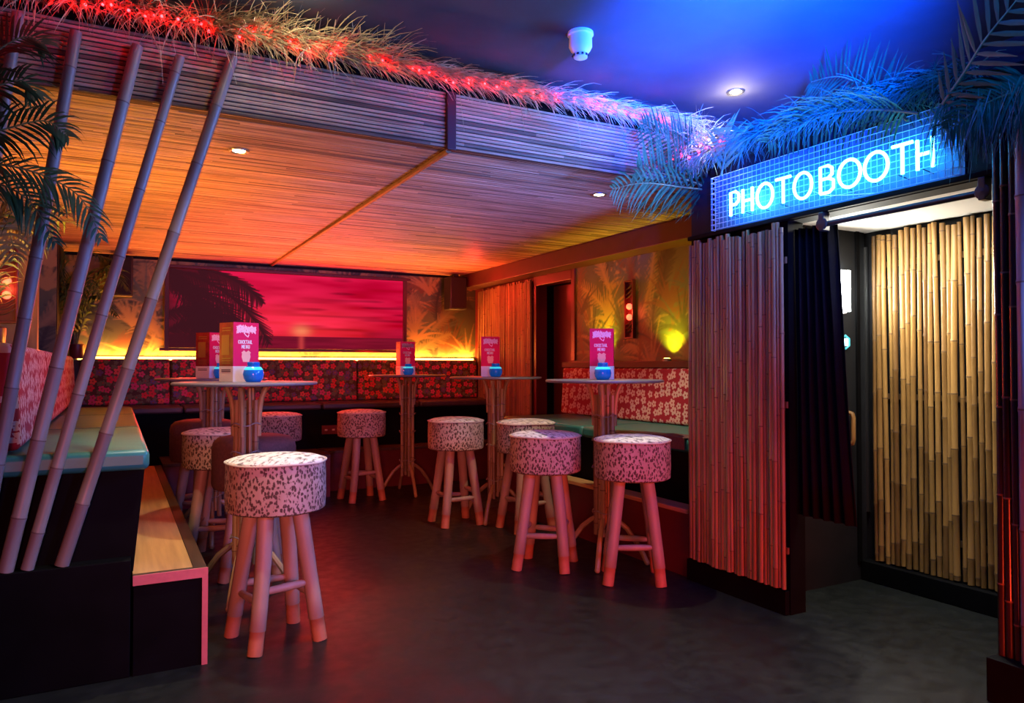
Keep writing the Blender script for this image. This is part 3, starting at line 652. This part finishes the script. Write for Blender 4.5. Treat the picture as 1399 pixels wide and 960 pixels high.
def make_stool():
    rr = random.Random(12); t = thing('bar_stool', 'x', 'stool', (0,0,0), 0, 'spotted hide bar stools')
    sd_ = obj('seat_drum', MB().lathe([(.19,.544),(.203,.552),(.206,.61),(.205,.69),(.203,.747)], 48), M['spots'], t, smooth=True)
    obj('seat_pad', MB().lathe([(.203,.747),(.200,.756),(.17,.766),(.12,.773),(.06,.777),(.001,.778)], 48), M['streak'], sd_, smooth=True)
    obj('piping', MB().tube([(.2055*math.cos(2*math.pi*k/48), .2055*math.sin(2*math.pi*k/48), .749+.002*math.sin(k*.5)) for k in range(48)], .0045, 8, closed=True), M['piping'], sd_, smooth=True)
    legs(t, .544, rr); return t
def make_pouf():
    rr = random.Random(13); t = thing('bar_stool', 'x', 'stool', (0,0,0), 0, 'brown velvet bar stools')
    obj('seat', MB().lathe([(.18,.478),(.212,.486),(.222,.51),(.222,.70),(.214,.735),(.19,.757),(.14,.768),(.001,.772)], 48), M['brownvelvet'], t, smooth=True)
    legs(t, .478, rr, .115); return t
st = make_stool()
ST = [(.604,3.226,-34,'large spotted stool in the left foreground beside the wooden step'), (2.192,3.647,2,'spotted stool with white lit top, left of the right table'),
      (2.474,3.200,11,'spotted stool standing closest to the bamboo booth panel'), (2.205,4.947,43,'spotted stool in the middle, alone left of the right hand group'),
      (2.56,4.53,45,'spotted stool with amber lit top behind the white topped stool'), (1.875,6.205,-40,'small far spotted stool by the power socket and back bench'),
      (1.145,6.16,10,'far spotted stool half hidden behind the brown velvet stool'), (.553,4.76,25,'spotted stool by the wooden step, second along the left bench')]
for k, (x, y, rz, lb) in enumerate(ST):
    if k == 0: st.location = (x, y, 0); st.rotation_euler.z = R_(rz); st['label'] = lb
    else: dup(st, (x, y, 0), R_(rz), lb)
pf = make_pouf(); pf.location = (.68, 4.265, 0); pf.rotation_euler.z = R_(30); pf['label'] = 'brown velvet stool tucked behind the near left table pedestal'
dup(pf, (.555,5.668,0), R_(10), 'brown velvet stool with red lit top at the far left')
st['label'] = ST[0][3]

# ------------------------------------------------------------------ neon sign
t = thing('neon_sign', 'blue neon PHOTO BOOTH sign on a wire grid above the booth opening', 'neon sign', (BX, 2.22, 1.855))
obj('backing_board', MB().box(-.012, 0, -.655, .615, -.002, .275), M['neonboard'], t)
gx = -.055; mb = MB(); y0, y1, z0, z1 = -.665, .600, -.006, .262
n = 46
for i in range(n+1): y = y0+(y1-y0)*i/n; mb.tube([(gx, y, z0), (gx, y, z1)], .0016, 4)
for i in range(11): z = z0+(z1-z0)*i/10; mb.tube([(gx-.003, y0, z), (gx-.003, y1, z)], .0016, 4)
for y in (y0, y1):
    for i in range(11): z = z0+(z1-z0)*i/10; mb.tube([(gx, y, z), (-.012, y, z)], .0016, 4)
    for q in (.3, .7): mb.tube([(gx*q-.01, y, z0), (gx*q-.01, y, z1)], .0016, 4)
obj('wire_grid', mb, M['grid'], t)
yy = 2.662; spec = [('P',.072),('H',.084),('O',.113),('T',.100),('O',.113),(' ',.026),('B',.086),('O',.122),('O',.122),('T',.100),('H',.082)]
spec = [(c_, w_*(.84 if c_ != ' ' else 1)) for c_, w_ in spec]; gap = (2.662-1.632-sum(s for _, s in spec))/(len(spec)-2)
for ch, wd in spec:
    if ch != ' ':
        mb = MB()
        for s_ in GLY[ch]:
            pts = s_
            if ch == 'O': pts = [(.5+.5*math.sin(2*math.pi*k/20), .5+.5*math.cos(2*math.pi*k/20)) for k in range(21)]
            mb.tube([(-.078, yy-2.22-p*wd, .038+q*.115) for p, q in pts], .0072, 8)
        lt = obj('letter', mb, M['neon'], t, smooth=True)
        mb = MB(); mb.tube([(-.078, yy-2.22-wd*.3, .038), (-.012, yy-2.22-wd*.3, .03)], .002, 5); obj('standoff', mb, M['wire'], lt)
        yy -= wd+gap
    else: yy -= wd
mb = MB(); mb.tube([(-.07, -.04, .06), (-.065, -.10, .03), (-.06, -.2, .012), (-.02, -.3, .004)], .002, 6); obj('cable', mb, M['white'], t)

# ------------------------------------------------------------------ booth fittings
t = thing('curtain_rail', 'black curtain rail across the top of the booth opening', 'rail', (BX-.01, 1.84, 1.775))
obj('rod', MB().tube([(0,-.34,0),(0,.33,0)], .012, 12), M['black_plastic'], t, smooth=True)
for y in (-.345, .335): obj('bracket', MB().box(-.022, .022, y-.013, y+.013, -.03, .052).lathe([(.028,-.01),(.028,.0),(.001,.004)], 14, (-.02, y, 0), 0, 'X'), M['black_plastic'], t, bevel=.003)
mb = MB(); n = 36; vs = []
for j in range(9):
    z = .46+(1.79-.46)*j/8
    for i in range(n+1):
        f = i/n; y = 2.375-f*(.205+.095*(1-j/8)); x = 2.80+.022*math.sin(f*34+.4*math.sin(j*.6))*(.6+.4*j/8)-.004*(1-j/8)
        vs.append((x, y, z))
mb.add(vs, [(j*(n+1)+i, j*(n+1)+i+1, (j+1)*(n+1)+i+1, (j+1)*(n+1)+i) for j in range(8) for i in range(n)])
o = obj('booth_curtain', mb, M['curtain'], smooth=True); s = o.modifiers.new('solid', 'SOLIDIFY'); s.thickness = .004
tag(o, 'black curtain gathered at the left of the booth opening', 'curtain')
t = thing('tube_lamp', 'short upright white tube lamp on the inner booth wall', 'lamp', (3.405, 2.60, 1.43))
obj('diffuser', MB().tube([(0,-.03,.01),(0,-.03,.225)], .024, 14), M['neonbar'], t, smooth=True)
obj('backplate', MB().box(-.03, .03, -.012, 0, 0, .235), M['white'], t, bevel=.004)
light('tube_lamp_glow', 'AREA', (3.38, 2.53, 1.545), (3.3, 1.6, 1.6), 11, (1,.97,.84), .10, .24)
t = thing('booth_button', 'small glowing hexagonal button under the white tube lamp', 'button', (3.425, 2.60, 1.278))
obj('ring', MB().tube([(.036*math.cos(R_(60*k+30)), -.010, .036*math.sin(R_(60*k+30))) for k in range(6)], .005, 6, closed=True), M['hexring'], t)
obj('lit_cap', MB().box(-.018, .018, -.016, 0, -.02, .02), M['hex'], t, bevel=.004)
o = obj('grab_handle', MB().tube([(0,0,0),(0,-.035,.01),(0,-.04,.03),(0,-.04,.145),(0,-.035,.165),(0,0,.175)], .012, 10), M['cane'], loc=(3.445, 2.602, .73), smooth=True)
tag(o, 'short upright wooden handle on the inner booth wall below the button', 'handle')
struct('trim_12', MB().box(3.598, 3.61, 2.585, 2.6, .36, 1.80), M['chrome'])
struct('trim_13', MB().box(3.52, 3.545, 2.588, 2.6, .10, 1.88), M['black'])

# column at the right edge
t = thing('bamboo_column', 'dark column clad in bamboo at the right edge of the booth opening', 'column', (2.83, 1.27, 0))
obj('core', MB().box(-.10, .10, -.17, .13, .15, 2.20), M['black'], t)
obj('base_block', MB().box(-.185, .16, -.24, .19, 0, .15), M['black'], t, bevel=.004)
rr = random.Random(31)
for y, zt, r, m, lab in ((1.440,1.93,.014,'caneblack',0), (1.415,1.96,.0135,'caneblack',0), (1.388,1.93,.013,'caneblack',0), (1.348,2.00,.026,'pole',1), (1.305,2.0,.022,'caneblack',0), (1.27,2.0,.022,'pole',0)):
    o = obj('cane', cane_mesh((-.118-(.008 if lab else 0), y-1.27, .15), (-.118-(.008 if lab else 0), y-1.27, zt), r, .36, rr, .004, 12, 1, 1.08), [M[m], M['node']], t, smooth=True, ang=50)
    if lab: o['label'] = 'thick pale bamboo cane'
o = obj('cane', cane_mesh((-.10, .155, .15), (-.10, .155, 1.9), .013, .3, rr, .004, 10, 1, 1.1), [M['cane'], M['node']], t, smooth=True)

# ------------------------------------------------------------------ ceiling fittings
t = thing('smoke_detector', 'white smoke detector on the dark blue lit ceiling', 'smoke detector', (1.74, 2.60, MAINZ))
obj('base', MB().lathe([(.055,0),(.056,-.012),(.050,-.016)], 28), M['white'], t, smooth=True)
obj('body', MB().lathe([(.049,-.016),(.050,-.062),(.042,-.078),(.030,-.092)], 28), M['white'], t, smooth=True)
obj('sensor_cap', MB().lathe([(.031,-.090),(.030,-.108),(.022,-.112),(.001,-.113)], 20), M['white'], t, smooth=True)
mb = MB()
for k in range(10): a = R_(36*k); mb.box(.031*math.cos(a)-.004, .031*math.cos(a)+.004, .031*math.sin(a)-.004, .031*math.sin(a)+.004, -.104, -.096)
obj('vent_slots', mb, M['wire'], t)
def downlight(x, y, z, lb):
    t = thing('downlight', lb, 'downlight', (x, y, z), 0, 'recessed downlights')
    obj('bezel', MB().lathe([(.046,0),(.046,-.005),(.040,-.008),(.034,-.004)], 28), M['chrome'], t, smooth=True)
    obj('lens', MB().lathe([(.033,-.003),(.02,-.006),(.001,-.007)], 24), M['lamp'], t, smooth=True)
downlight(2.825, 2.775, MAINZ, 'recessed downlight in the dark blue ceiling above the booth sign')
downlight(.57, 2.72, MAINZ, 'recessed downlight in the dark ceiling above the lit straw')
downlight(.50, 3.63, BAMZ, 'recessed downlight in the bamboo ceiling beside the leaning poles')
downlight(2.505, 3.55, BAMZ, 'recessed downlight in the bamboo ceiling near the green palm fronds')

# ------------------------------------------------------------------ straw garlands and fairy lights
def strands(n, basefn, dirfn, lenr, w, seed, segs=4, drop=1.0):
    rr = random.Random(seed); mb = MB()
    for i in range(n):
        u = rr.random(); p = Vector(basefn(u, rr)); d = Vector(dirfn(u, rr)).normalized(); L = rr.uniform(*lenr); sd = d.cross(Vector((rr.uniform(-1,1), rr.uniform(-1,1), rr.uniform(-.3,.3)))).normalized()*w*rr.uniform(.6,1.3)
        g = drop*rr.uniform(.5, 1.5); vs = []; q = p
        for k in range(segs+1):
            f = k/segs; ww = sd*(1-.75*f); vs += [q-ww*.5, q+ww*.5]; d = (d+Vector((0,0,-g))*(1.6/segs)*f).normalized(); q = q+d*L/segs
        mb.add(vs, [(2*k, 2*k+1, 2*k+3, 2*k+2) for k in range(segs)])
    return mb
def gar_base(u, rr):
    x = -1.1+3.85*u; a = rr.uniform(-1.0, 2.6); r = .045*math.sqrt(rr.random()); return (x, 3.055-r*math.cos(a), 2.47+r*math.sin(a))
def gar_dir(u, rr):
    x = -1.1+3.85*u; s = .9 if x > .80 else (.3 if x > .3 else .0)
    return (s+rr.uniform(-.5,.6), rr.uniform(-1.1,.15), rr.uniform(-.9,.38))
def long_dir(u, rr): return (rr.uniform(-.1,.3), -.25, -.7)
mb = strands(3600, gar_base, gar_dir, (.06,.17), .0055, 41)
hb = lambda u, rr: gar_base(.36+.20*u, rr)
for m2 in (strands(30, gar_base, long_dir, (.16,.30), .005, 42), strands(420, hb, lambda u, rr: (rr.uniform(-.2,.8), rr.uniform(-1,-.1), rr.uniform(-.3,.5)), (.14,.26), .0065, 46)): mb.add(m2.v, m2.f)
o = obj('straw_garland', mb, M['straw'])
tag(o, 'long garland of dry straw along the top of the bamboo fascia', 'garland', kind='stuff')
def hd_base(u, rr):
    y = 3.04-1.55*u; r = .045*math.sqrt(rr.random()); a = rr.uniform(-.6, 2.0); z = 2.25-.05*max(0, u-.55)/.45
    return (2.70-r*math.cos(a), y, z+r*math.sin(a))
def hd_dir(u, rr): return (rr.uniform(-1.0,.1), rr.uniform(-.7,.9), rr.uniform(-.9,.35))
o = obj('raffia_garland', strands(2000, hd_base, hd_dir, (.07,.18), .005, 43), M['greenstraw'])
tag(o, 'bushy garland of green raffia above the neon sign', 'garland', kind='stuff')
def cn_base(u, rr): return (2.78+.16*rr.random()-.16, 2.88+.20*u, 2.32+.05*rr.random())
def cn_dir(u, rr): return (rr.uniform(-.8,.4), rr.uniform(-1,.6), rr.uniform(-.8,.7))
o = obj('straw_bunch', strands(420, cn_base, cn_dir, (.08,.22), .006, 44), M['straw'])
tag(o, 'pale straw bunch lit by the downlight at the corner of the booth', 'garland', kind='stuff')
def cl_base(u, rr): return (2.55+.08*rr.random(), 1.22+.36*u, 2.03+.08*rr.random())
def cl_dir(u, rr): return (rr.uniform(-.4,.1), rr.uniform(-.3,.4), -1)
o = obj('raffia_fringe', strands(260, cl_base, cl_dir, (.12,.26), .006, 45), M['greenstraw'])
tag(o, 'green raffia fringe hanging over the bamboo column', 'garland', kind='stuff')

t = thing('string_lights', 'string of small red fairy lights woven through the straw garland', 'string lights', (0, 3.03, 2.45))
rr = random.Random(51); pts = []; bulbs = []
for i in range(140):
    x = -1.1+i*.0275; pts.append((x, -.005+.012*math.sin(i*.9), .012*math.sin(i*.55)+.006*math.sin(i*2.2)))
obj('wire', MB().tube(pts, .0022, 5), M['wire'], t)
proto = None
for i in range(84):
    k = int(i*1.6+rr.random()*2)
    if k >= 138 or rr.random() < .12: continue
    x, y, z = pts[k]; p = (x, y-.012-.012*rr.random(), z-.010+.045*(rr.random()**2)); r = .0055
    if proto is None: proto = obj('bulb', MB().ball((0,0,0), r, 8), M['fairy'], t, p, smooth=True)
    else: c = proto.copy(); C.objects.link(c); c.parent = t; c.location = p
t = thing('string_lights', 'short string of red fairy lights in the straw over the booth corner', 'string lights', (2.62, 2.85, 2.26))
pts = [(.02*math.sin(i), .16-i*.022, .02*math.sin(i*.8)) for i in range(18)]
obj('wire', MB().tube(pts, .0022, 5), M['wire'], t)
for i in range(0, 18, 2): c = proto.copy(); C.objects.link(c); c.parent = t; c.location = (pts[i][0]-.015, pts[i][1], pts[i][2]-.01)

# ------------------------------------------------------------------ palm fronds
def frond(ctrl, n, ll, wd, seed, side, droop=.5, ang=1.0, rach=.006, base_gap=.12):
    """one palm leaf: a curved midrib with paired blades; side = direction across the leaf"""
    rr = random.Random(seed); P = [Vector(c) for c in ctrl]; mb = MB(); side = Vector(side).normalized()
    def cr(t):
        m = len(P)-1; f = min(t*m, m-1e-6); i = int(f); f -= i
        p0, p1, p2, p3 = P[max(i-1,0)], P[i], P[i+1], P[min(i+2,m)]
        return .5*((2*p1)+(p2-p0)*f+(2*p0-5*p1+4*p2-p3)*f*f+(3*p1-p0-3*p2+p3)*f**3)
    ts = [i/24 for i in range(25)]; mb.tube([cr(t) for t in ts], [rach*(1-.8*t) for t in ts], 6, 1)
    for i in range(n):
        t = base_gap+(1-base_gap)*i/(n-1)*.995; p = cr(t); tg = (cr(min(1,t+.02))-cr(max(0,t-.02))).normalized()
        sd = (side-tg*side.dot(tg)).normalized(); up = tg.cross(sd)
        f = ll*(math.sin(math.pi*(.16+.80*t))**.7)*(.85+.3*rr.random())
        for s in (-1, 1):
            d = (tg*math.cos(ang)*1.0+sd*s*math.sin(ang)+up*rr.uniform(-.12,.12)).normalized(); wv = d.cross(up).normalized()
            q = p.copy(); vs = []; g = droop*rr.uniform(.6,1.4)
            for k, wf in enumerate((.35,1,.9,.55,.06)):
                fold = up*(.12*wd*wf); vs += [q-wv*wd*wf*.5, q+fold, q+wv*wd*wf*.5]; d = (d+Vector((0,0,-g*.22*k))).normalized(); q = q+d*f/4
            mb.add(vs, [(3*k+a, 3*k+a+1, 3*k+a+4, 3*k+a+3) for k in range(4) for a in (0,1)])
    return mb
def pf_(name, label, ctrl, n, ll, wd, seed, side, m='palm', parent=None, group='palm fronds over the booth sign', **k):
    mb = frond(ctrl, n, ll, wd, seed, side, **k)
    if parent:
        mb.v = [(a-parent.location.x, b-parent.location.y, c-parent.location.z) for a, b, c in mb.v]; o = obj(name, mb, [M[m], M['stem']], parent, smooth=True); return o
    b = Vector(ctrl[0]); mb.v = [(x-b.x, y-b.y, z-b.z) for x, y, z in mb.v]
    return tag(obj(name, mb, [M[m], M['stem']], loc=b, smooth=True), label, 'palm frond', group)
A = lambda x, y: tuple(at(x, y, 'Y', 2.95))
H = lambda x, y, X=2.62: tuple(at(x, y, 'X', X))
pf_('palm_frond', 'green frond reaching left from the sign corner across the bamboo fascia', [A(992,268), A(945,248), A(905,237), A(872,232)], 22, .30, .013, 61, (.15,-.5,1), droop=.10, ang=1.05)
pf_('palm_frond', 'green frond drooping below the fascia corner with blades hanging down', [A(985,262), A(935,256), A(880,250), A(838,258)], 20, .20, .012, 62, (.1,-.4,.9), droop=.9, ang=.9)
pf_('palm_frond', 'frond rising left of the sign against the straw garland', [A(990,260), A(955,225), A(920,195), A(880,170)], 22, .22, .012, 63, (.5,-.3,.8), droop=.4, ang=.8)
pf_('palm_frond', 'small yellow green fan leaf at the sign corner', [H(985,240), H(990,215), H(992,195), H(990,178)], 8, .19, .020, 64, (0,1,.05), 'palmlight', droop=.25, ang=.75)
pf_('palm_frond', 'long frond lying along the top of the neon sign', [H(1255,155), H(1190,150), H(1120,160), H(1050,195)], 30, .24, .011, 65, (-.8,0,.6), droop=.8, ang=.9)
pf_('palm_frond', 'dark frond arching against the ceiling above the neon sign', [H(1240,165,2.66), H(1200,130,2.68), H(1150,105,2.70), H(1108,112,2.72)], 26, .20, .011, 66, (.2,.3,1), droop=.1, ang=1.0)
pf_('palm_frond', 'dark frond with herringbone blades at the top right corner', [H(1288,142,2.55), H(1318,98,2.50), H(1345,55,2.45), H(1385,5,2.42), H(1420,-40,2.4)], 14, .20, .017, 67, (.1,1,.55), droop=.05, ang=.95, base_gap=.02)
pf_('palm_frond', 'frond hanging over the column at the right edge', [H(1420,120,2.6), H(1390,125,2.58), H(1350,140,2.56), H(1300,175,2.55)], 20, .20, .011, 68, (-.3,.2,1), droop=1.0, ang=.9)
pf_('palm_frond', 'frond sweeping over the middle of the sign towards the column', [H(1120,158,2.70), H(1170,140,2.69), H(1225,138,2.68), H(1290,150,2.68)], 22, .17, .010, 69, (-.7,0,.7), droop=.7, ang=.9)

# potted palm standing out of view at the left, its leaves reaching in
t = thing('palm_plant', 'dark leafed palm plant at the left edge in front of the poles', 'palm', (-.95, 2.80, 0))
obj('stem', MB().tube([(0,0,.3),(.02,.02,1.0),(.04,.03,1.75)], [.05,.04,.03], 10), M['stem'], t, smooth=True)
obj('pot', MB().lathe([(.12,0),(.15,.02),(.18,.32),(.17,.33),(.16,.30)], 20), M['maroon'], t, smooth=True)
def LP(x, y, Y=2.98): return tuple(at(x, y, 'Y', Y))
B = (-.91, 2.83, 1.75)
for k, (pts, n, ll, side, m, dr) in enumerate([
    ([B, LP(-60,190), LP(0,178), LP(60,165), LP(92,185)], 26, .17, (0,.5,1), 'palm', .8),
    ([B, LP(-60,230), LP(0,225), LP(60,240), LP(110,270), LP(138,325)], 30, .17, (.4,.6,.6), 'palm', .9),
    ([B, LP(-80,260), LP(-10,250), LP(40,275), LP(75,330)], 24, .17, (.4,.6,.6), 'palm', .8),
    ([B, LP(-60,120), LP(-5,70), LP(35,50), LP(60,60)], 24, .18, (0,.5,1), 'palm', .5),
    ([B, LP(-60,140), LP(-10,120), LP(30,110), LP(50,130)], 22, .16, (0,.5,1), 'palm', .7)]):
    pf_('frond', '', pts, n, ll, .012, 80+k, side, m, t, droop=dr, ang=.95)
t = thing('palm_plant', 'yellow lit palm leaves against the left wall behind the poles', 'palm', (-.505, 4.2, 1.23))
obj('pot', MB().lathe([(.035,-.002),(.04,.01),(.045,.10),(.04,.105)], 16), M['maroon'], t, smooth=True)
B = (-.505, 4.2, 1.33)
for k, (pts, side, m) in enumerate([([B, (-.49,4.15,1.65), (-.42,4.0,1.80), (-.30,3.85,1.88), (-.20,3.75,1.82)], (.3,1,.2), 'palm'), ([B, (-.50,4.2,1.60), (-.47,4.1,1.85), (-.42,3.95,1.92), (-.38,3.8,1.80)], (0,1,.4), 'palmdry'), ([B, tuple(at(-20,330,'Y',4.0)), tuple(at(12,288,'Y',4.0)), tuple(at(38,286,'Y',4.0)), tuple(at(52,335,'Y',4.0))], (.6,0,.8), 'palmdry'), ([B, tuple(at(-30,360,'Y',4.0)), tuple(at(-5,300,'Y',4.0)), tuple(at(10,305,'Y',4.0)), tuple(at(20,350,'Y',4.0))], (.8,0,.6), 'palmdry'), ([B, (-.50,4.3,1.65), (-.40,4.45,1.85), (-.25,4.6,1.93), (-.08,4.7,1.88)], (.5,1,.1), 'palmlight')]):
    pf_('frond', '', pts, 22, .20, .013, 90+k, side, m, t, droop=.7, ang=.95)
t = thing('palm_sprig', 'dark bunch of palm leaves in the back left corner beside the speaker', 'palm', (-.30, 7.3, 1.215))
obj('pot', MB().lathe([(.05,0),(.055,.01),(.06,.12),(.055,.125)], 16), M['maroon'], t, smooth=True)
B = (-.30, 7.3, 1.33)
for k, (e, f) in enumerate([((-.05,7.1,1.95),(.08,7.0,1.80)), ((-.25,7.1,2.08),(-.05,7.0,2.05)), ((-.42,7.1,2.0),(-.36,7.0,1.75)), ((-.15,7.15,1.75),(0,7.0,1.58)), ((-.3,7.1,1.85),(-.2,6.95,1.62)), ((-.38,7.05,1.75),(-.30,6.95,1.52)), ((-.1,7.1,1.98),(.05,7.0,1.9)), ((-.22,7.05,1.9),(-.12,6.95,1.72))]):
    pf_('frond', '', [B, tuple((Vector(B)*.5+Vector(e)*.5)+Vector((-.02,.03,.1))), e, f], 24, .19, .020, 95+k, (.3,1,.2), 'palm', t, droop=.8)
